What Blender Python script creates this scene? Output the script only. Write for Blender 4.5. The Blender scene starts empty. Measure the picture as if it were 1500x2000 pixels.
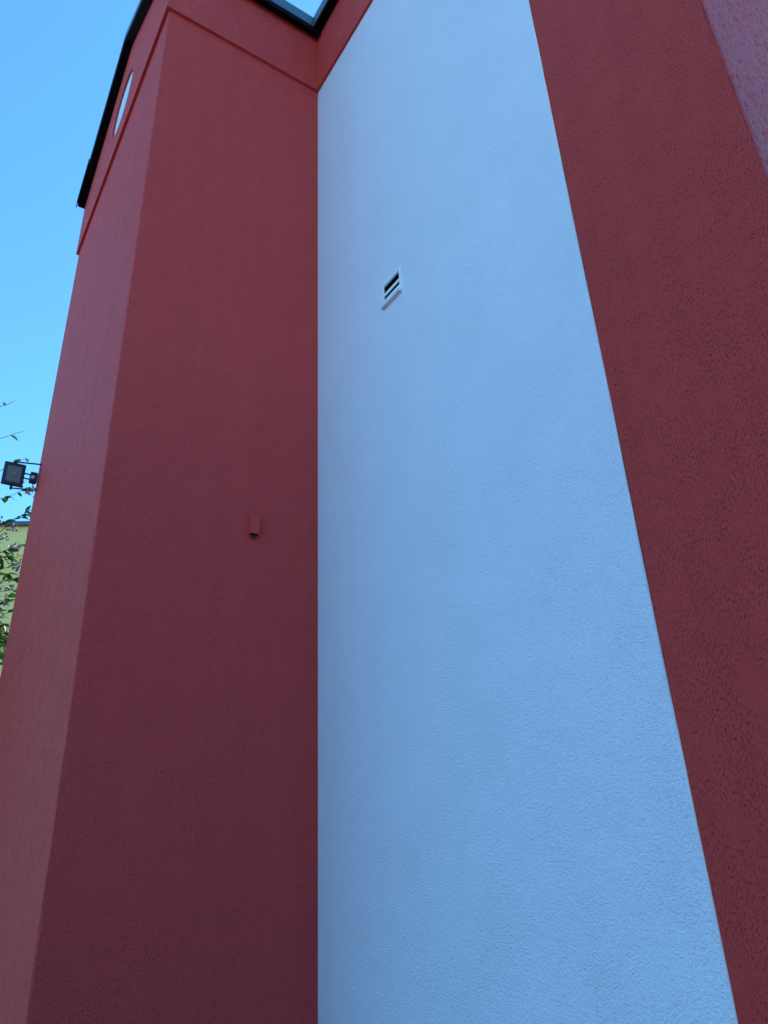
import bpy, bmesh, math, random
from mathutils import Vector, Matrix
random.seed(7)
scene = bpy.context.scene
COL = scene.collection

# ------------------------------------------------------------------ camera
YAW, PITCH, ROLL = 0.5968, 0.44606, -0.04297
CAM = Vector((-2.2957, -4.2154, 1.6))
fwd = Vector((math.sin(YAW) * math.cos(PITCH), math.cos(YAW) * math.cos(PITCH), math.sin(PITCH)))
r0 = Vector((math.cos(YAW), -math.sin(YAW), 0))
u0 = r0.cross(fwd)
rgt = math.cos(ROLL) * r0 + math.sin(ROLL) * u0
upv = -math.sin(ROLL) * r0 + math.cos(ROLL) * u0
cd = bpy.data.cameras.new('camera')
cam = bpy.data.objects.new('camera', cd)
COL.objects.link(cam)
M = Matrix((rgt, upv, -fwd)).transposed().to_4x4()
M.translation = CAM
cam.matrix_world = M
cd.sensor_fit = 'HORIZONTAL'
cd.sensor_width = 36.0
cd.lens = 36.0 * 1442.25 / 1500.0
cd.clip_start = 0.05
cd.clip_end = 2000
scene.camera = cam

# ------------------------------------------------------------------ sky, sun, exposure
SUN_AZ = math.radians(88)      # clockwise from +Y
SUN_EL = math.radians(44)
world = bpy.data.worlds.new('World')
scene.world = world
world.use_nodes = True
wt = world.node_tree
wt.nodes.clear()
sky = wt.nodes.new('ShaderNodeTexSky')
sky.sky_type = 'NISHITA'
sky.sun_disc = False
sky.sun_elevation = SUN_EL
sky.sun_rotation = SUN_AZ
sky.altitude = 100
sky.air_density = 1.0
sky.dust_density = 0.0
sky.ozone_density = 8.0
bg = wt.nodes.new('ShaderNodeBackground')
bg.inputs['Strength'].default_value = 0.15
wo = wt.nodes.new('ShaderNodeOutputWorld')
tint = wt.nodes.new('ShaderNodeMix')          # the clear cyan cast of this sky
tint.data_type = 'RGBA'
tint.blend_type = 'MULTIPLY'
tint.inputs['Factor'].default_value = 1.0
tint.inputs[7].default_value = (0.62, 1.0, 1.0, 1)
wt.links.new(sky.outputs[0], tint.inputs[6])
wt.links.new(tint.outputs[2], bg.inputs[0])
wt.links.new(bg.outputs[0], wo.inputs[0])
sd = bpy.data.lights.new('sun', 'SUN')
sd.energy = 3.0
sd.angle = math.radians(0.53)
sd.color = (1.0, 0.95, 0.87)
sun = bpy.data.objects.new('sun', sd)
COL.objects.link(sun)
sdir = Vector((math.sin(SUN_AZ) * math.cos(SUN_EL), math.cos(SUN_AZ) * math.cos(SUN_EL), math.sin(SUN_EL)))
sun.rotation_euler = sdir.to_track_quat('Z', 'Y').to_euler()
sun.location = (20, 8, 30)
vs = scene.view_settings
vs.view_transform = 'Standard'
vs.look = 'None'
vs.exposure = 1.53
vs.gamma = 1.0
vs.use_curve_mapping = False
scene.cycles.max_bounces = 5
scene.cycles.diffuse_bounces = 4
scene.cycles.glossy_bounces = 2

# ------------------------------------------------------------------ materials
def new_mat(name):
    m = bpy.data.materials.new(name)
    m.use_nodes = True
    nt = m.node_tree
    b = nt.nodes['Principled BSDF']
    return m, nt, b

def N(nt, t, **kw):
    n = nt.nodes.new(t)
    for k, v in kw.items():
        setattr(n, k, v)
    return n

def noise(nt, vec, scale, detail=3, rough=0.55, dist=0.0):
    n = N(nt, 'ShaderNodeTexNoise')
    n.inputs['Scale'].default_value = scale
    n.inputs['Detail'].default_value = detail
    n.inputs['Roughness'].default_value = rough
    n.inputs['Distortion'].default_value = dist
    nt.links.new(vec, n.inputs['Vector'])
    return n.outputs['Fac']

def ramp(nt, fac, a, b, ca=(0, 0, 0, 1), cb=(1, 1, 1, 1)):
    r = N(nt, 'ShaderNodeValToRGB')
    r.color_ramp.elements[0].position = a
    r.color_ramp.elements[1].position = b
    r.color_ramp.elements[0].color = ca
    r.color_ramp.elements[1].color = cb
    nt.links.new(fac, r.inputs[0])
    return r.outputs[0]

def math_n(nt, op, a, b):
    m = N(nt, 'ShaderNodeMath', operation=op)
    for i, v in enumerate((a, b)):
        if isinstance(v, (int, float)):
            m.inputs[i].default_value = v
        else:
            nt.links.new(v, m.inputs[i])
    return m.outputs[0]

def mapped(nt, scale=(1, 1, 1)):
    tc = N(nt, 'ShaderNodeTexCoord')
    mp = N(nt, 'ShaderNodeMapping')
    mp.inputs['Scale'].default_value = scale
    nt.links.new(tc.outputs['Object'], mp.inputs[0])
    return mp.outputs[0]

def mix_col(nt, fac, a, b, blend='MIX'):
    m = N(nt, 'ShaderNodeMix', data_type='RGBA', blend_type=blend)
    for sock, v in ((m.inputs['Factor'], fac), (m.inputs[6], a), (m.inputs[7], b)):
        if hasattr(v, 'is_linked') or hasattr(v, 'links'):
            nt.links.new(v, sock)
        else:
            sock.default_value = v
    return m.outputs[2]

def stucco(name, col, col2, grain=110, zsq=1.0, pits=0.0, depth=0.003, strength=0.6, rough=0.6, spec=0.4, wave=1.0, flat=0.4):
    """Sprayed and floated render: fine grain, optional trowel pits drawn out vertically, soft waviness."""
    m, nt, b = new_mat(name)
    v = mapped(nt)
    vg = mapped(nt, (1, 1, zsq))
    g = noise(nt, vg, grain, 2.0, 0.65)
    v7 = noise(nt, v, 2.6, 2, 0.6)
    # patches where the grain is floated flatter
    pm = ramp(nt, v7, 0.30, 0.72, (flat, flat, flat, 1), (1, 1, 1, 1))
    h = math_n(nt, 'MULTIPLY', math_n(nt, 'SUBTRACT', g, 0.5), pm)
    if pits:
        vp = mapped(nt, (1, 1, 0.30))
        pn = noise(nt, vp, 235, 1, 0.5, 0.0)
        pmask = ramp(nt, noise(nt, v, 6.0, 2, 0.6), 0.30, 0.62)
        pit = math_n(nt, 'MULTIPLY', ramp(nt, pn, 0.61, 0.71), pmask)
        h = math_n(nt, 'SUBTRACT', h, math_n(nt, 'MULTIPLY', pit, pits))
    # slow waviness of the hand-floated coat
    h = math_n(nt, 'ADD', h, math_n(nt, 'MULTIPLY', v7, wave))
    bp = N(nt, 'ShaderNodeBump')
    bp.inputs['Strength'].default_value = strength
    bp.inputs['Distance'].default_value = depth
    nt.links.new(h, bp.inputs['Height'])
    nt.links.new(bp.outputs[0], b.inputs['Normal'])
    # faint clouding and vertical rain streaks in the paint
    vst = mapped(nt, (9, 9, 0.35))
    st = noise(nt, vst, 1.0, 2, 0.6)
    cl = v7
    fac = math_n(nt, 'ADD', math_n(nt, 'MULTIPLY', st, 0.5), math_n(nt, 'MULTIPLY', cl, 0.5))
    c = mix_col(nt, ramp(nt, fac, 0.32, 0.68), col, col2)
    nt.links.new(c, b.inputs['Base Color'])
    b.inputs['Roughness'].default_value = rough
    b.inputs['Specular IOR Level'].default_value = spec
    return m

def plain(name, col, rough=0.5, metal=0.0, spec=0.5, var=0.12, sc=14, bump=0.0, bsc=120):
    m, nt, b = new_mat(name)
    v = mapped(nt)
    f = noise(nt, v, sc, 4, 0.6)
    c2 = tuple(max(0, x * (1 - 2 * var)) for x in col[:3]) + (1,)
    c = mix_col(nt, ramp(nt, f, 0.3, 0.7), c2, tuple(col[:3]) + (1,))
    nt.links.new(c, b.inputs['Base Color'])
    b.inputs['Roughness'].default_value = rough
    b.inputs['Metallic'].default_value = metal
    b.inputs['Specular IOR Level'].default_value = spec
    if bump:
        bp = N(nt, 'ShaderNodeBump')
        bp.inputs['Strength'].default_value = bump
        bp.inputs['Distance'].default_value = 0.002
        nt.links.new(noise(nt, v, bsc, 3), bp.inputs['Height'])
        nt.links.new(bp.outputs[0], b.inputs['Normal'])
    return m

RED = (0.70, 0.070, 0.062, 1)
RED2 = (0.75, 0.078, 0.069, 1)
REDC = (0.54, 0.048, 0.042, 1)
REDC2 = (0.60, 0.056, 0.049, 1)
BLUE = (0.90, 0.855, 0.97, 1)
BLUE2 = (0.91, 0.865, 0.975, 1)
MAT = {}
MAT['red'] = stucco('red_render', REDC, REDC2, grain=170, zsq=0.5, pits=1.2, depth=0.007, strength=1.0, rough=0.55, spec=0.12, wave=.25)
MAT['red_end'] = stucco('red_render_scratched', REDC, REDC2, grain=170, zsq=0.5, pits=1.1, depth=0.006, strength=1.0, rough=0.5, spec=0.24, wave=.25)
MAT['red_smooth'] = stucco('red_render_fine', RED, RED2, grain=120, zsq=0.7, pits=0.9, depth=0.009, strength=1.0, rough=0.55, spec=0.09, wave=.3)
MAT['blue'] = stucco('pale_blue_render', BLUE, BLUE2, grain=98, zsq=1.35, pits=0.0, depth=0.016, strength=1.0, rough=0.75, spec=0.3, wave=0.05, flat=0.8)
MAT['bead'] = plain('pale_render_edge', (0.93, 0.84, 0.84), 0.8, var=.03)
MAT['fascia'] = plain('dark_teal_metal', (0.06, 0.11, 0.135), 0.35, 0.0, 0.5)
MAT['soffit'] = plain('black_board', (0.006, 0.005, 0.009), 0.8, spec=0.1)
MAT['disc'] = plain('pale_disc_paint', (0.66, 0.74, 0.86), 0.6, var=.04)
MAT['tile'] = plain('roof_tile', (0.22, 0.10, 0.07), 0.8, bump=0.4)
MAT['ground'] = plain('worn_asphalt', (0.13, 0.125, 0.12), 0.9, bump=0.6, bsc=60)
MAT['white_plastic'] = plain('pale_plastic', (0.88, 0.86, 0.92), 0.5, spec=.3, var=.03)
MAT['sill'] = plain('grey_sill', (0.78, 0.76, 0.80), 0.6, spec=.2)
MAT['dark_hole'] = plain('duct_black', (0.006, 0.006, 0.008), 0.9)
MAT['black_metal'] = plain('black_powder_coat', (0.012, 0.013, 0.018), 0.4)
MAT['black_plastic'] = plain('black_plastic', (0.01, 0.01, 0.011), 0.45)
MAT['lamp_glass'] = plain('frosted_lamp_glass', (0.17, 0.17, 0.175), 0.3)
MAT['led'] = plain('led_yellow', (0.35, 0.27, 0.12), 0.5)
MAT['dome'] = plain('pale_dome', (0.6, 0.6, 0.62), 0.3)
MAT['box_red'] = plain('painted_box_red', (0.74, 0.074, 0.066), 0.6, var=0.05, spec=.08)
MAT['screw'] = plain('screw_steel', (0.3, 0.3, 0.3), 0.4, 0.8)

# ------------------------------------------------------------------ mesh helpers
def link(name, bm, mat, parent=None, loc=None, smooth=False):
    """One mesh object from a bmesh in world metres; verts are shifted to the object's own base."""
    me = bpy.data.meshes.new(name)
    base = Vector(loc) if loc is not None else (Vector(parent['_b']) if parent is not None and '_b' in parent else Vector((0, 0, 0)))
    bmesh.ops.translate(bm, verts=bm.verts[:], vec=-base)
    bm.normal_update()
    bm.to_mesh(me)
    bm.free()
    if smooth:
        for p in me.polygons:
            p.use_smooth = True
    me.materials.append(mat)
    o = bpy.data.objects.new(name, me)
    COL.objects.link(o)
    if parent is not None:
        o.parent = parent
        o['_b'] = base
    else:
        o.location = base
        o['_b'] = base
    return o

def thing(name, loc, label, cat, group=None):
    o = bpy.data.objects.new(name, None)
    COL.objects.link(o)
    o.location = loc
    o.empty_display_size = 0.2
    o['_b'] = Vector(loc)
    o['label'] = label
    o['category'] = cat
    if group:
        o['group'] = group
    return o

def box(bm, x0, x1, y0, y1, z0, z1, bev=0.0, seg=2):
    r = bmesh.ops.create_cube(bm, size=1.0)
    vs_ = r['verts']
    for v in vs_:
        v.co = Vector((x0 + (v.co.x + .5) * (x1 - x0), y0 + (v.co.y + .5) * (y1 - y0), z0 + (v.co.z + .5) * (z1 - z0)))
    if bev:
        es = list({e for v in vs_ for e in v.link_edges})
        bmesh.ops.bevel(bm, geom=es, offset=bev, segments=seg, profile=0.6, affect='EDGES')
    return bm

def boxm(*a, **k):
    return box(bmesh.new(), *a, **k)

def prism_x(bm, pts, x0, x1):
    """Polygon in (y, z), extruded from x0 to x1."""
    a = [bm.verts.new((x0, y, z)) for y, z in pts]
    b = [bm.verts.new((x1, y, z)) for y, z in pts]
    n = len(pts)
    bm.faces.new(a)
    bm.faces.new(b[::-1])
    for i in range(n):
        bm.faces.new((a[i], b[i], b[(i + 1) % n], a[(i + 1) % n]))
    bmesh.ops.recalc_face_normals(bm, faces=bm.faces[:])
    return bm

def tube(bm, pts, rad, n=8, r1=None):
    """Round bar through points, tapering from rad to r1."""
    pts = [Vector(p) for p in pts]
    r1 = rad if r1 is None else r1
    rings = []
    for i, p in enumerate(pts):
        d = (pts[min(i + 1, len(pts) - 1)] - pts[max(i - 1, 0)]).normalized()
        a = d.orthogonal().normalized()
        b_ = d.cross(a)
        r = rad + (r1 - rad) * i / max(1, len(pts) - 1)
        rings.append([bm.verts.new(p + r * (math.cos(2 * math.pi * k / n) * a + math.sin(2 * math.pi * k / n) * b_)) for k in range(n)])
    for i in range(len(rings) - 1):
        A, B = rings[i], rings[i + 1]
        best = min(range(n), key=lambda s: (A[0].co - B[s].co).length)
        for k in range(n):
            bm.faces.new((A[k], A[(k + 1) % n], B[(k + 1 + best) % n], B[(k + best) % n]))
    bm.faces.new(rings[0][::-1])
    bm.faces.new(rings[-1])
    bmesh.ops.recalc_face_normals(bm, faces=bm.faces[:])
    return bm

# ------------------------------------------------------------------ setting: ground
bm = bmesh.new()
bmesh.ops.create_grid(bm, x_segments=8, y_segments=8, size=300)
g = link('ground', bm, MAT['ground'])
g['kind'] = 'structure'
g['label'] = 'dark asphalt yard around the buildings'

# ------------------------------------------------------------------ the red and pale blue building
W, D, HF = 1.4917, 3.357, 8.4835       # projecting bay: width, depth, underside of frieze
YB, Y2 = -2.577, -3.428                # pale blue / red boundary, outer corner
P, O = 0.028, 0.085                    # frieze projection, eaves overhang
ZE, ZT = 9.28, 9.42                    # soffit, top of fascia
PKY, PKZ = 1.665, 10.22                # gable peak
BX = 7.0                               # how far the house runs back
house = thing('rendered_house', (0, 0, 0), 'tall red rendered house with pale blue vertical wall stripe and gabled bay', 'building')

def soft_corner_block(x0, x1, y0, y1, z0, z1, name, mat, bev=0.012, jit=0.0022, step=0.16):
    """Wall block whose vertical corners are slightly rounded and not perfectly straight."""
    bm = bmesh.new()
    rng = random.Random(name + str(x0))
    prof = []
    for cx_, cy_, sx, sy in ((x0, y0, 1, 1), (x1, y0, -1, 1), (x1, y1, -1, -1), (x0, y1, 1, -1)):
        c = Vector((cx_ + sx * bev, cy_ + sy * bev))
        a0 = math.atan2(-sy, -sx)
        arc = [c + bev * 1.0 * Vector((math.cos(a0 + t), math.sin(a0 + t))) for t in (-math.pi / 4, -math.pi / 12, math.pi / 12, math.pi / 4)]
        prof.append(arc)
    n = max(2, int((z1 - z0) / step))
    rows = []
    for i in range(n + 1):
        z = z0 + (z1 - z0) * i / n
        row = []
        for arc in prof:
            jx, jy = rng.uniform(-jit, jit), rng.uniform(-jit, jit)
            for k, q in enumerate(arc):
                w_ = 1.0 if k in (1, 2) else 0.0
                row.append(bm.verts.new((q.x + jx * w_, q.y + jy * w_, z)))
        rows.append(row)
    m_ = len(rows[0])
    for i in range(n):
        for k in range(m_):
            bm.faces.new((rows[i][k], rows[i][(k + 1) % m_], rows[i + 1][(k + 1) % m_], rows[i + 1][k]))
    bm.faces.new(rows[0][::-1])
    bm.faces.new(rows[-1])
    bmesh.ops.recalc_face_normals(bm, faces=bm.faces[:])
    return link(name, bm, mat, house)

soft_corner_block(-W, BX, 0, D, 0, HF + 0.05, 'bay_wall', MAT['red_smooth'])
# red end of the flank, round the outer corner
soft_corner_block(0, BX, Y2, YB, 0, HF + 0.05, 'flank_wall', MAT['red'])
# pale blue stripe: a coat 5 mm proud, with the vent opening cut through it
VY0, VY1, VZ0, VZ1 = -1.150, -0.968, 5.06, 5.245
bm = bmesh.new()
rng = random.Random(3)
zs = [0.0]
while zs[-1] < HF + 0.05:
    zs.append(zs[-1] + rng.uniform(0.07, 0.2))
zs = [z for z in zs if z < HF and abs(z - VZ0) > .03 and abs(z - VZ1) > .03] + [VZ0, VZ1, HF + 0.05]
zs.sort()
ysn = [YB, VY0, VY1, 0.02]
XF = -0.005
front, back = [], []
for z in zs:
    e = rng.uniform(-0.0022, 0.0022)
    front.append([bm.verts.new((XF, y + (e if k == 0 else 0), z)) for k, y in enumerate(ysn)])
    back.append([bm.verts.new((0.15, y + (e if k == 0 else 0), z)) for k, y in enumerate(ysn)])
for i in range(len(zs) - 1):
    for k in range(3):
        if k == 1 and zs[i] >= VZ0 - 1e-4 and zs[i + 1] <= VZ1 + 1e-4:
            # reveal of the opening
            bm.faces.new((front[i][1], front[i + 1][1], back[i + 1][1], back[i][1]))
            bm.faces.new((front[i][2], back[i][2], back[i + 1][2], front[i + 1][2]))
            if abs(zs[i] - VZ0) < 1e-4:
                bm.faces.new((front[i][1], back[i][1], back[i][2], front[i][2]))
            if abs(zs[i + 1] - VZ1) < 1e-4:
                bm.faces.new((front[i + 1][1], front[i + 1][2], back[i + 1][2], back[i + 1][1]))
            continue
        bm.faces.new((front[i][k], front[i + 1][k], front[i + 1][k + 1], front[i][k + 1]))
    bm.faces.new((front[i][0], back[i][0], back[i + 1][0], front[i + 1][0]))
bmesh.ops.recalc_face_normals(bm, faces=bm.faces[:])
bw_ = link('blue_wall_stripe', bm, MAT['blue'], house)
bw_['label'] = 'pale blue rendered stripe of the flank wall'
link('duct_back', boxm(0.15, 0.2, VY0 - .05, VY1 + .05, VZ0 - .05, VZ1 + .05), MAT['dark_hole'], house)
bm = bmesh.new()
for a_ in ((VY0 - .002, VY0 + .001, VZ0, VZ1), (VY1 - .001, VY1 + .002, VZ0, VZ1), (VY0, VY1, VZ1 - .001, VZ1 + .002), (VY0, VY1, VZ0 - .002, VZ0 + .001)):
    box(bm, XF + .012, .15, *a_)
link('duct_lining', bm, MAT['dark_hole'], house)
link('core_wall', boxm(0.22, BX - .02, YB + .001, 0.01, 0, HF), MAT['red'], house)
# thin pale edge where the blue coat stops
bm = bmesh.new()
pv = None
for i, z in enumerate(zs):
    y = YB - 0.0026 + 0.0012 * math.sin(z * 3.1) + random.uniform(-.0006, .0006)
    q = [bm.verts.new((XF + 0.0015, y, z)), bm.verts.new((XF + 0.0015, y + 0.007, z)), bm.verts.new((0.001, y - 0.0022, z))]
    if pv:
        bm.faces.new((pv[0], q[0], q[1], pv[1]))
        bm.faces.new((pv[2], q[2], q[0], pv[0]))
    pv = q
link('coat_edge', bm, MAT['bead'], house)

# coarse scratched coat on the end wall, real relief since it is only ever seen edge-on
from mathutils import noise as mnoise
NX, NZ = 120, 560
cx0, cx1, cz0, cz1 = 0.004, 1.0, 3.2, HF - .01
vv, ff = [], []
for j in range(NZ + 1):
    z = cz0 + (cz1 - cz0) * j / NZ
    for i in range(NX + 1):
        x = cx0 + (cx1 - cx0) * i / NX
        g_ = mnoise.noise(Vector((x * 70, 3.1, z * 38))) + .6 * mnoise.noise(Vector((x * 150, 9.0, z * 80)))
        pt = max(0.0, mnoise.noise(Vector((x * 90, 7.7, z * 26))) - .25)
        edge = min(1, i / 1.5)
        vv.append((x, Y2 + .002 * (1 - edge) - edge * (.0045 + .0036 * g_ - .014 * pt), z))
for j in range(NZ):
    for i in range(NX):
        a = j * (NX + 1) + i
        ff.append((a, a + 1, a + NX + 2, a + NX + 1))
me = bpy.data.meshes.new('end_wall_coat')
me.from_pydata(vv, [], ff)
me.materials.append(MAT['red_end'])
for p_ in me.polygons:
    p_.use_smooth = True
eo = bpy.data.objects.new('end_wall_coat', me)
COL.objects.link(eo)
eo.parent = house

# frieze: raised band below the eaves, round the bay and the flank
link('frieze', boxm(-W - P + 0.16, BX, -P, D + P, HF, ZE + .02), MAT['red_smooth'], house)
link('frieze', boxm(-P, BX - .02, Y2 - P, -P - .0005, HF, ZE + .02), MAT['red_smooth'], house)
# gable front with the round recess
OCY, OCZ, OCR = 1.672, 9.22, 0.37
outer = [(-P, HF), (D + P, HF), (D + P, ZE - .02), (PKY, PKZ), (-P, ZE)]
def hit(a):
    dy, dz = math.cos(a), math.sin(a)
    best = None
    for i in range(len(outer)):
        (y1, z1), (y2, z2) = outer[i], outer[(i + 1) % len(outer)]
        ey, ez = y2 - y1, z2 - z1
        det = dy * (-ez) + ey * dz
        if abs(det) < 1e-9:
            continue
        t = ((y1 - OCY) * (-ez) + ey * (z1 - OCZ)) / det
        s = (dy * (z1 - OCZ) - dz * (y1 - OCY)) / det
        if t > 0 and -1e-6 <= s <= 1 + 1e-6 and (best is None or t < best):
            best = t
    return (OCY + dy * best, OCZ + dz * best)
angs = sorted([2 * math.pi * k / 64 for k in range(64)] + [math.atan2(z - OCZ, y - OCY) % (2 * math.pi) for y, z in outer])
XG = -W - P
bm = bmesh.new()
ro, ri, rb, rob = [], [], [], []
for a in angs:
    y, z = hit(a)
    ro.append(bm.verts.new((XG, y, z)))
    rob.append(bm.verts.new((XG + .16, y, z)))
    ri.append(bm.verts.new((XG, OCY + OCR * math.cos(a), OCZ + OCR * math.sin(a))))
    rb.append(bm.verts.new((XG + .16, OCY + OCR * math.cos(a), OCZ + OCR * math.sin(a))))
n = len(angs)
for i in range(n):
    j = (i + 1) % n
    bm.faces.new((ro[i], ro[j], ri[j], ri[i]))
    bm.faces.new((ri[i], ri[j], rb[j], rb[i]))
    bm.faces.new((ro[i], rob[i], rob[j], ro[j]))
bmesh.ops.recalc_face_normals(bm, faces=bm.faces[:])
gable = link('gable', bm, MAT['red_smooth'], house)
# the recessed disc is pale blue like the stripe
bm = bmesh.new()
bmesh.ops.create_circle(bm, cap_ends=True, segments=64, radius=OCR + 0.02, matrix=Matrix.Translation((XG + 0.022, OCY, OCZ)) @ Matrix.Rotation(math.pi / 2, 4, 'Y'))
ext = bmesh.ops.extrude_face_region(bm, geom=bm.faces[:])
bmesh.ops.translate(bm, verts=[v for v in ext['geom'] if isinstance(v, bmesh.types.BMVert)], vec=(0.03, 0, 0))
bmesh.ops.recalc_face_normals(bm, faces=bm.faces[:])
oc = link('round_recess', bm, MAT['disc'], gable)
oc['label'] = 'pale blue round recess under the gable peak'
# eaves: black soffit boards, teal metal fascia
XE, YE = -P - O, -P - O               # fascia lines at the inner corner
link('soffit', boxm(XG - O + .003, BX, YE + .003, 0.4, ZE, ZE + .03), MAT['soffit'], house)
link('soffit', boxm(XE + .003, BX, Y2 - P - O + .003, YE + .0025, ZE, ZE + .03), MAT['soffit'], house)
link('fascia', boxm(XG - O, XE, YE - .012, YE + .002, ZE - .006, ZT, bev=.003), MAT['fascia'], house)
link('fascia', boxm(XE - .012, XE + .002, Y2 - P - O, YE - .0125, ZE - .006, ZT, bev=.003), MAT['fascia'], house)
link('flat_roof', boxm(XE + .004, BX, Y2 - P - O, YE + .03, ZT - .03, ZT - .005), MAT['fascia'], house)
# gable roof: slopes with black undersides and thin metal rakes
TH = 0.10
sl = (PKZ - ZE) / (PKY + P)
yR, yL = YE, D + P + .01
zR, zL = PKZ - sl * (PKY - yR), PKZ - sl * (yL - PKY)
for nm, (ya, za), (yb_, zb_) in (('r', (yR, zR), (PKY, PKZ)), ('l', (PKY, PKZ), (yL, zL))):
    bm = prism_x(bmesh.new(), [(ya, za), (yb_, zb_), (yb_, zb_ + .05), (ya, za + .05)], XG - O, BX)
    link('rake_soffit', bm, MAT['soffit'], house)
    bm = prism_x(bmesh.new(), [(ya, za + .05), (yb_, zb_ + .05), (yb_, zb_ + .05 + TH), (ya, za + .05 + TH)], XG - O - .006, BX)
    link('roof_slope', bm, MAT['fascia'], house)
# gutter stop at the far foot of the rake
y_g = 2.95
bm = prism_x(bmesh.new(), [(y_g, PKZ - sl * (y_g - PKY) - .004), (yL + .02, zL - .016), (yL + .02, zL + .14), (y_g, PKZ - sl * (y_g - PKY) + .14)], XG - O - .015, XG - O - .007)
link('rake_end_plate', bm, MAT['soffit'], house)

# ------------------------------------------------------------------ wall vent on the blue stripe
yc, zc = (VY0 + VY1) / 2, (VZ0 + VZ1) / 2
vent = thing('wall_vent', (XF, yc, zc), 'small pale louvred vent high on the pale blue wall', 'vent')
fr = 0.022
bm = bmesh.new()
XV = XF - .004
box(bm, XV, XF + .03, VY0 - fr, VY0, VZ0 - .012, VZ1 + fr, bev=.0012)
box(bm, XV, XF + .03, VY1, VY1 + fr * .6, VZ0 - .012, VZ1 + fr, bev=.0012)
box(bm, XV + .0004, XF + .03, VY0 + .0005, VY1 - .0005, VZ1 + .004, VZ1 + fr, bev=.0012)
link('frame', bm, MAT['white_plastic'], vent)
for k, (z0, z1) in enumerate(((5.222, 5.241), (5.143, 5.189), (5.084, 5.135))):
    bm = bmesh.new()
    prof = [(XV - .004, z0), (XV - .001, z0 - .001), (XF + .010, z1 - .001), (XF + .006, z1)]
    a = [bm.verts.new((x, VY0 + .001, z)) for x, z in prof]
    b_ = [bm.verts.new((x, VY1 - .001, z)) for x, z in prof]
    bm.faces.new(a); bm.faces.new(b_[::-1])
    for i in range(4):
        bm.faces.new((a[i], b_[i], b_[(i + 1) % 4], a[(i + 1) % 4]))
    bmesh.ops.recalc_face_normals(bm, faces=bm.faces[:])
    link('slat', bm, MAT['white_plastic'], vent)
link('drip_sill', boxm(XF - .029, XF + .02, VY0 - fr * .9, VY1 + fr * .9, VZ0 - .017, VZ0 + .006, bev=.004), MAT['sill'], vent)

# ------------------------------------------------------------------ small painted box on the bay
bx = thing('junction_box', (-0.485, -0.02, 3.68), 'small red painted cable box on the shaded bay wall', 'box')
bm = boxm(-0.530, -0.466, -0.040, 0.002, 3.618, 3.756, bev=.004)
link('cover', bm, MAT['box_red'], bx)
link('back_plate', boxm(-0.535, -0.461, -0.006, 0.003, 3.612, 3.762, bev=.002), MAT['box_red'], bx)
link('opening', boxm(-0.524, -0.472, -0.036, -0.008, 3.6155, 3.622), MAT['dark_hole'], bx)
for dx in (-0.006, 0.008):
    link('cable_end', tube(bmesh.new(), [(-0.499 + dx, -0.022, 3.625), (-0.500 + dx, -0.021, 3.60), (-0.503 + dx * .6, -0.018, 3.592)], .0055, 8), MAT['black_plastic'], bx, smooth=True)

# ------------------------------------------------------------------ floodlight at the far street corner
fl = thing('floodlight', (-W, 3.26, 5.32), 'black square floodlight with motion sensor on the far edge of the street wall', 'floodlight')
LX0, LX1, LZ0, LZ1, LY = -1.822, -1.622, 5.185, 5.440, 3.245
link('housing', boxm(LX0, LX1, LY, LY + .035, LZ0, LZ1, bev=.014, seg=3), MAT['black_metal'], fl)
bm = bmesh.new()
for k in range(7):
    x = LX0 + .03 + k * (LX1 - LX0 - .06) / 6
    box(bm, x - .003, x + .003, LY + .034, LY + .055, LZ0 + .03, LZ1 - .03)
link('cooling_fins', bm, MAT['black_metal'], fl)
gl = link('glass', boxm(LX0 + .034, LX1 - .034, LY - .002, LY + .004, LZ0 + .036, LZ1 - .042, bev=.001), MAT['lamp_glass'], fl)
link('led_chip', boxm((LX0 + LX1) / 2 - .014, (LX0 + LX1) / 2 + .014, LY - .0035, LY, 5.30, 5.33), MAT['led'], gl)
bm = bmesh.new()
pl_y, pv_y = 3.20, 3.268          # wall plate; pivot (the lamp is swung away a little)
box(bm, -W - .006, -W + .002, pl_y - .014, pl_y + .014, LZ0 - .03, LZ1 + .022, bev=.0015)
for z in (LZ0 - .03, LZ1 + .014):
    r = bmesh.ops.create_cube(bm, size=1.0)
    for v in r['verts']:
        t_ = v.co.x + .5                # 0 at the lamp, 1 at the wall
        v.co = Vector((-1.735 + t_ * (1.735 - W - .0065), pv_y + t_ * (pl_y - pv_y) + v.co.y * .024, z + .003 + v.co.z * .006))
link('bracket', bm, MAT['black_metal'], fl)
for z in (LZ0 - .034, LZ1 + .020):
    link('bolt', tube(bmesh.new(), [(-1.722, pv_y, z - .006), (-1.722, pv_y, z + .008)], .011, 6), MAT['black_metal'], fl)
link('pivot_lug', boxm(-1.735, -1.71, pv_y - .012, pv_y + .012, LZ0 - .026, LZ0 + .002), MAT['black_metal'], fl)
se = link('motion_sensor', boxm(-1.574, -1.505, LY - .03, LY + .03, 5.252, 5.365, bev=.008), MAT['black_plastic'], fl)
bm = bmesh.new()
bmesh.ops.create_uvsphere(bm, u_segments=16, v_segments=10, radius=.021, matrix=Matrix.Translation((-1.545, LY - .032, 5.300)))
link('lens_dome', bm, MAT['dome'], se, smooth=True)
for z in (5.292, 5.345):
    link('sensor_arm', tube(bmesh.new(), [(-1.63, LY + .012, z), (-1.60, LY + .01, z), (-1.56, LY + .0, z - .008)], .008, 8), MAT['black_plastic'], fl)
link('cable', tube(bmesh.new(), [(-1.535, LY + .01, 5.26), (-1.530, LY + .012, 5.225), (-1.515, LY + .0, 5.20), (-1.499, LY - .01, 5.185)], .005, 8), MAT['black_plastic'], fl, smooth=True)

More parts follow.
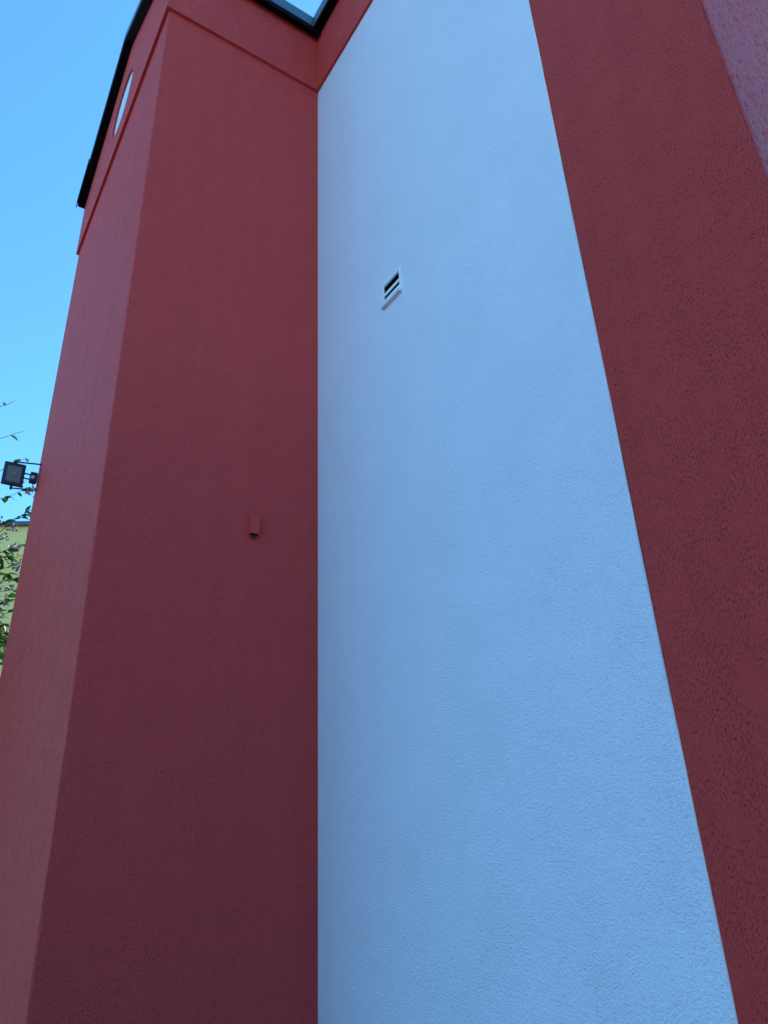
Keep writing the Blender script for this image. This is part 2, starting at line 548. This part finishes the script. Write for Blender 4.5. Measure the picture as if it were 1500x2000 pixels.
# ------------------------------------------------------------------ yellow house beyond
def yellow_house():
    c = Vector((-0.75, 13.9, 0))
    t = Vector((.87, -.5, 0)).normalized()
    nrm = Vector((-.5, -.87, 0)).normalized()     # towards the viewer
    root = thing('yellow_house', c, 'yellow flat-roofed house seen behind the flowering tree', 'building')
    H = 9.22
    ym = stucco('yellow_render', (0.95, 0.69, 0.22, 1), (0.88, 0.68, 0.26, 1), grain=60, depth=.003, strength=.4, rough=.8, spec=.2)
    rot = Matrix((t, -nrm, Vector((0, 0, 1)))).transposed().to_4x4()
    def add(name, x0, x1, y0, y1, z0, z1, mat, parent=root, bev=0.0):
        bm = boxm(x0, x1, y0, y1, z0, z1, bev=bev)
        bmesh.ops.transform(bm, matrix=Matrix.Translation(c) @ rot, verts=bm.verts[:])
        return link(name, bm, mat, parent)
    add('wall', -6, 5, 0, 7, 0, H, ym)
    add('roof_coping', -6.12, 5.12, -.12, 7.12, H, H + .09, MAT['fascia'], bev=.01)
    for x in (-5.0, -2.6, 2.8):
        for z in (1.0, 4.2):
            w_ = add('window', x, x + 1.1, -.02, .05, z, z + 1.5, MAT['white_plastic'])
            add('pane', x + .08, x + 1.02, -.03, -.021, z + .08, z + 1.42, MAT['black_metal'], w_)
yellow_house()

# ------------------------------------------------------------------ hedge added out of view to darken the lower walls
def hedge(name, x0, x1, y0, y1, h, label):
    bm = boxm(x0, x1, y0, y1, 0, h)
    bmesh.ops.subdivide_edges(bm, edges=bm.edges[:], cuts=24, use_grid_fill=True)
    rng = random.Random(name + str(x0))
    for v in bm.verts:
        if v.co.z > .05:
            v.co += Vector((rng.gauss(0, .12), rng.gauss(0, .12), rng.gauss(0, .12)))
    c = Vector(((x0 + x1) / 2, (y0 + y1) / 2, 0))
    o = link(name, bm, plain('shade_hedge_leaf', (0.045, 0.075, 0.03), .8, bump=1, bsc=25), None, loc=c)
    o['label'] = label
    o['category'] = 'added shade blocker'
hedge('tall_hedge', -14, 6, -12.5, -11, 4.6, 'added dark hedge out of view behind the viewer, shading the lower walls')

# ------------------------------------------------------------------ flowering tree at the left
def leaf_mat(name, col, col2, trans=0.35):
    m, nt, b = new_mat(name)
    oi = N(nt, 'ShaderNodeObjectInfo')
    v = mapped(nt)
    f = noise(nt, v, 3.0, 2)
    c = mix_col(nt, ramp(nt, f, .35, .65), col, col2)
    nt.links.new(c, b.inputs['Base Color'])
    b.inputs['Roughness'].default_value = .45
    tr = N(nt, 'ShaderNodeBsdfTranslucent')
    nt.links.new(c, tr.inputs['Color'])
    mx = N(nt, 'ShaderNodeMixShader')
    mx.inputs[0].default_value = trans
    nt.links.new(b.outputs[0], mx.inputs[1])
    nt.links.new(tr.outputs[0], mx.inputs[2])
    nt.links.new(mx.outputs[0], nt.nodes['Material Output'].inputs[0])
    return m

def tree():
    base = Vector((-3.1, 7.4, 0))
    root = thing('flowering_tree', base, 'leafy tree with mauve blossom and thin arching twigs beside the red house', 'tree')
    bark = plain('bark', (0.10, 0.075, 0.055), .9, bump=.8, bsc=40)
    twig_m = plain('green_twig', (0.035, 0.05, 0.025), .7)
    green = leaf_mat('leaf_green', (0.03, 0.10, 0.014, 1), (0.06, 0.15, 0.025, 1))
    yell = leaf_mat('leaf_yellow', (0.35, 0.26, 0.05, 1), (0.28, 0.16, 0.05, 1))
    mauve = leaf_mat('petal_mauve', (0.16, 0.11, 0.20, 1), (0.26, 0.20, 0.30, 1), .25)
    rust = leaf_mat('leaf_rust', (0.22, 0.07, 0.05, 1), (0.15, 0.06, 0.06, 1))
    rng = random.Random(21)
    # trunk and limbs
    top = base + Vector((.25, -.1, 3.4))
    link('trunk', tube(bmesh.new(), [base, base + Vector((.05, 0, .9)), base + Vector((.12, -.08, 1.9)), base + Vector((.2, -.05, 2.8)), top], .13, 12, .075), bark, root, smooth=True)
    limbs = []
    for ang, ln, h in ((-.5, 1.3, 2.3), (.25, 1.55, 1.7), (-1.1, 1.2, 1.4), (.9, 1.2, 2.0), (.05, 1.7, 2.4), (-.25, 1.75, 1.5), (2.0, 1.4, 1.9), (3.2, 1.5, 1.8), (4.2, 1.3, 2.2), (-.1, .9, 2.9)):
        d = Vector((math.cos(ang), math.sin(ang), 0))
        s = base + Vector((.2, -.08, rng.uniform(2.3, 3.3)))
        pts = [s, s + d * ln * .3 + Vector((0, 0, h * .42)), s + d * ln * .65 + Vector((0, 0, h * .78)), s + d * ln + Vector((0, 0, h))]
        link('limb', tube(bmesh.new(), pts, .045, 8, .012), bark, root, smooth=True)
        limbs.append(pts)
    tips = []
    tw = bmesh.new()
    def twig(p0, d, ln, r=.006, droop=.25):
        pts = [p0]
        for i in range(1, 6):
            t_ = i / 5
            pts.append(p0 + d * ln * t_ + Vector((0, 0, -droop * ln * t_ * t_)) + Vector((rng.gauss(0, .012), rng.gauss(0, .012), 0)))
        tube(tw, pts, r, 5, r * .4)
        return pts
    for L in limbs:
        for k in range(13):
            i = rng.choice((1, 1, 2, 2, 2))
            f = rng.random()
            p0 = L[i].lerp(L[i + 1], f) if i < 3 else L[3]
            d = Vector((rng.gauss(0, 1), rng.gauss(0, 1), rng.uniform(-.1, .9))).normalized()
            tips.append(twig(p0, d, rng.uniform(.4, .95)))
    # long arching shoots on the house side
    shoots = [((-2.2, 7.0, 5.1), (-.95, 6.8, 6.75)), ((-2.1, 7.1, 5.6), (-.98, 6.9, 6.7)), ((-2.2, 7.2, 7.2), (-1.42, 7.0, 7.95)),
              ((-2.3, 7.1, 7.7), (-1.62, 7.0, 8.42)), ((-2.1, 7.0, 6.5), (-1.3, 7.0, 7.5)), ((-2.2, 7.3, 3.6), (-1.0, 7.1, 5.55)),
              ((-2.1, 6.9, 3.9), (-1.15, 6.8, 5.0)), ((-2.2, 7.2, 6.0), (-1.25, 7.0, 6.95)), ((-2.0, 7.0, 5.3), (-1.05, 7.0, 6.1))]
    for k in range(28):
        z0 = rng.uniform(3.3, 5.2)
        y0 = 7.0 + rng.uniform(-.5, .5)
        shoots.append(((-2.35, y0, z0), (rng.uniform(-1.45, -1.0), y0 + rng.uniform(-.2, .2), z0 + rng.uniform(.5, 1.0))))
    for a, b_ in shoots:
        a, b_ = Vector(a), Vector(b_)
        pts = [a.lerp(b_, t_ / 7) + Vector((rng.gauss(0, .012), rng.gauss(0, .02), .10 * math.sin(math.pi * t_ / 7))) for t_ in range(8)]
        tube(tw, pts, .009, 6, .003)
        tips.append(pts)
    o = link('twigs', tw, twig_m, root, smooth=True)
    o['kind'] = 'stuff'
    # leaf and petal shapes: folded blades, shared between all pieces
    def blade(name, ln, wd, mat, fold=.25, curl=.15):
        me = bpy.data.meshes.new(name)
        v = []
        f = []
        prof = [(0, .02), (.2, .7), (.45, 1), (.7, .75), (.9, .3), (1, .02)]
        for t_, w_ in prof:
            x = ln * t_
            z = -curl * ln * t_ * t_
            v += [(x, -wd / 2 * w_, z + fold * wd / 2 * w_), (x, 0, z), (x, wd / 2 * w_, z + fold * wd / 2 * w_)]
        for i in range(len(prof) - 1):
            a = 3 * i
            f += [(a, a + 1, a + 4, a + 3), (a + 1, a + 2, a + 5, a + 4)]
        me.from_pydata(v, [], f)
        me.materials.append(mat)
        for p in me.polygons:
            p.use_smooth = True
        return me
    leaf_g, leaf_y, leaf_r = blade('leaf', .15, .078, green), blade('leaf', .12, .055, yell), blade('leaf', .11, .05, rust)
    def orient(p, d, roll):
        x = d.normalized()
        y = Vector((0, 0, 1)).cross(x)
        y = y.normalized() if y.length > 1e-3 else Vector((0, 1, 0))
        z = x.cross(y)
        return Matrix.Translation(p) @ Matrix((x, y, z)).transposed().to_4x4() @ Matrix.Rotation(roll, 4, 'X')
    near, far = [], []
    for pts in tips:
        for k in range(rng.randint(20, 30) if pts[-1].z < 7.0 else 5):
            i = rng.randint(1, len(pts) - 1)
            p = pts[i].lerp(pts[i - 1], rng.random())
            d = (pts[i] - pts[i - 1]).normalized() + Vector((rng.gauss(0, .7), rng.gauss(0, .7), rng.gauss(-.35, .5)))
            mt = orient(p, d, rng.uniform(-.9, .9)) @ Matrix.Scale(rng.uniform(.45, 1.15), 4)
            (near if p.x > -1.75 else far).append((mt, rng.random()))
    inv = Matrix.Translation(-base)
    rng.shuffle(near)
    for mt, r in near[:290]:
        me = leaf_g if r < .80 else (leaf_y if r < .90 else leaf_r)
        lo = bpy.data.objects.new('leaf', me)
        COL.objects.link(lo)
        lo.parent = root
        lo.matrix_local = inv @ mt
    # the dense lower crown
    for k in range(4500):
        c = Vector((rng.uniform(-3.2, -.9), rng.uniform(3.9, 6.6), rng.uniform(.6, 3.5)))
        far.append((orient(c, Vector((rng.gauss(0, 1), rng.gauss(0, 1), rng.gauss(-.3, .6))), rng.uniform(-1, 1)) @ Matrix.Scale(rng.uniform(.8, 1.5), 4), 0))
    for k in range(9000):
        c = Vector((rng.gauss(-3.0, .95), rng.gauss(7.2, .9), rng.uniform(2.2, 6.9)))
        if c.x > min(-1.45 + .25 * (4.6 - c.z), -1.62 + .06 * (c.y - 7)) or c.y < 4.9:
            continue
        far.append((orient(c, Vector((rng.gauss(0, 1), rng.gauss(0, 1), rng.gauss(-.3, .6))), rng.uniform(-1, 1)) @ Matrix.Scale(rng.uniform(.7, 1.3), 4), 0))
    src_v = [Vector(v.co) for v in leaf_g.vertices]
    src_f = [tuple(p.vertices) for p in leaf_g.polygons]
    vv, ff = [], []
    for mt, r in far + near[290:]:
        k = len(vv)
        m2 = inv @ mt
        vv += [m2 @ v for v in src_v]
        ff += [tuple(k + i for i in f_) for f_ in src_f]
    me = bpy.data.meshes.new('foliage')
    me.from_pydata(vv, [], ff)
    me.materials.append(green)
    fo = bpy.data.objects.new('foliage', me)
    COL.objects.link(fo)
    fo.parent = root
    fo['kind'] = 'stuff'
    # mauve blossom heads
    petal = blade('petal', .05, .034, mauve, .3, .3)
    heads = [(-1.30, 6.9, 6.25), (-1.42, 6.95, 6.1), (-1.12, 7.0, 5.78), (-1.2, 6.95, 5.7), (-1.05, 7.0, 5.65), (-1.35, 7, 5.45), (-1.2, 7, 5.4), (-1.5, 7.1, 6.3), (-1.6, 7.0, 5.9), (-1.38, 7.0, 7.05), (-1.2, 7.0, 6.95), (-1.45, 6.9, 5.3), (-1.3, 7.05, 5.2), (-1.5, 7, 5.6), (-1.25, 6.9, 5.95), (-1.55, 7.1, 6.15)]
    for s in tips[:60:3]:
        heads.append(tuple(s[-1]))
    for h in heads:
        bm = bmesh.new()
        c = Vector(h)
        for k in range(26):
            d = Vector((rng.gauss(0, 1), rng.gauss(0, 1), rng.gauss(.2, .8)))
            q = c + Vector((rng.gauss(0, .05), rng.gauss(0, .05), rng.gauss(0, .045)))
            k0 = len(bm.verts)
            bm.from_mesh(petal)
            bm.verts.ensure_lookup_table()
            bmesh.ops.transform(bm, matrix=orient(q, d, rng.uniform(-1, 1)), verts=bm.verts[k0:])
        link('blossom_head', bm, mauve, root, smooth=True)['kind'] = 'stuff'
tree()

for o in bpy.data.objects:
    if '_b' in o:
        del o['_b']
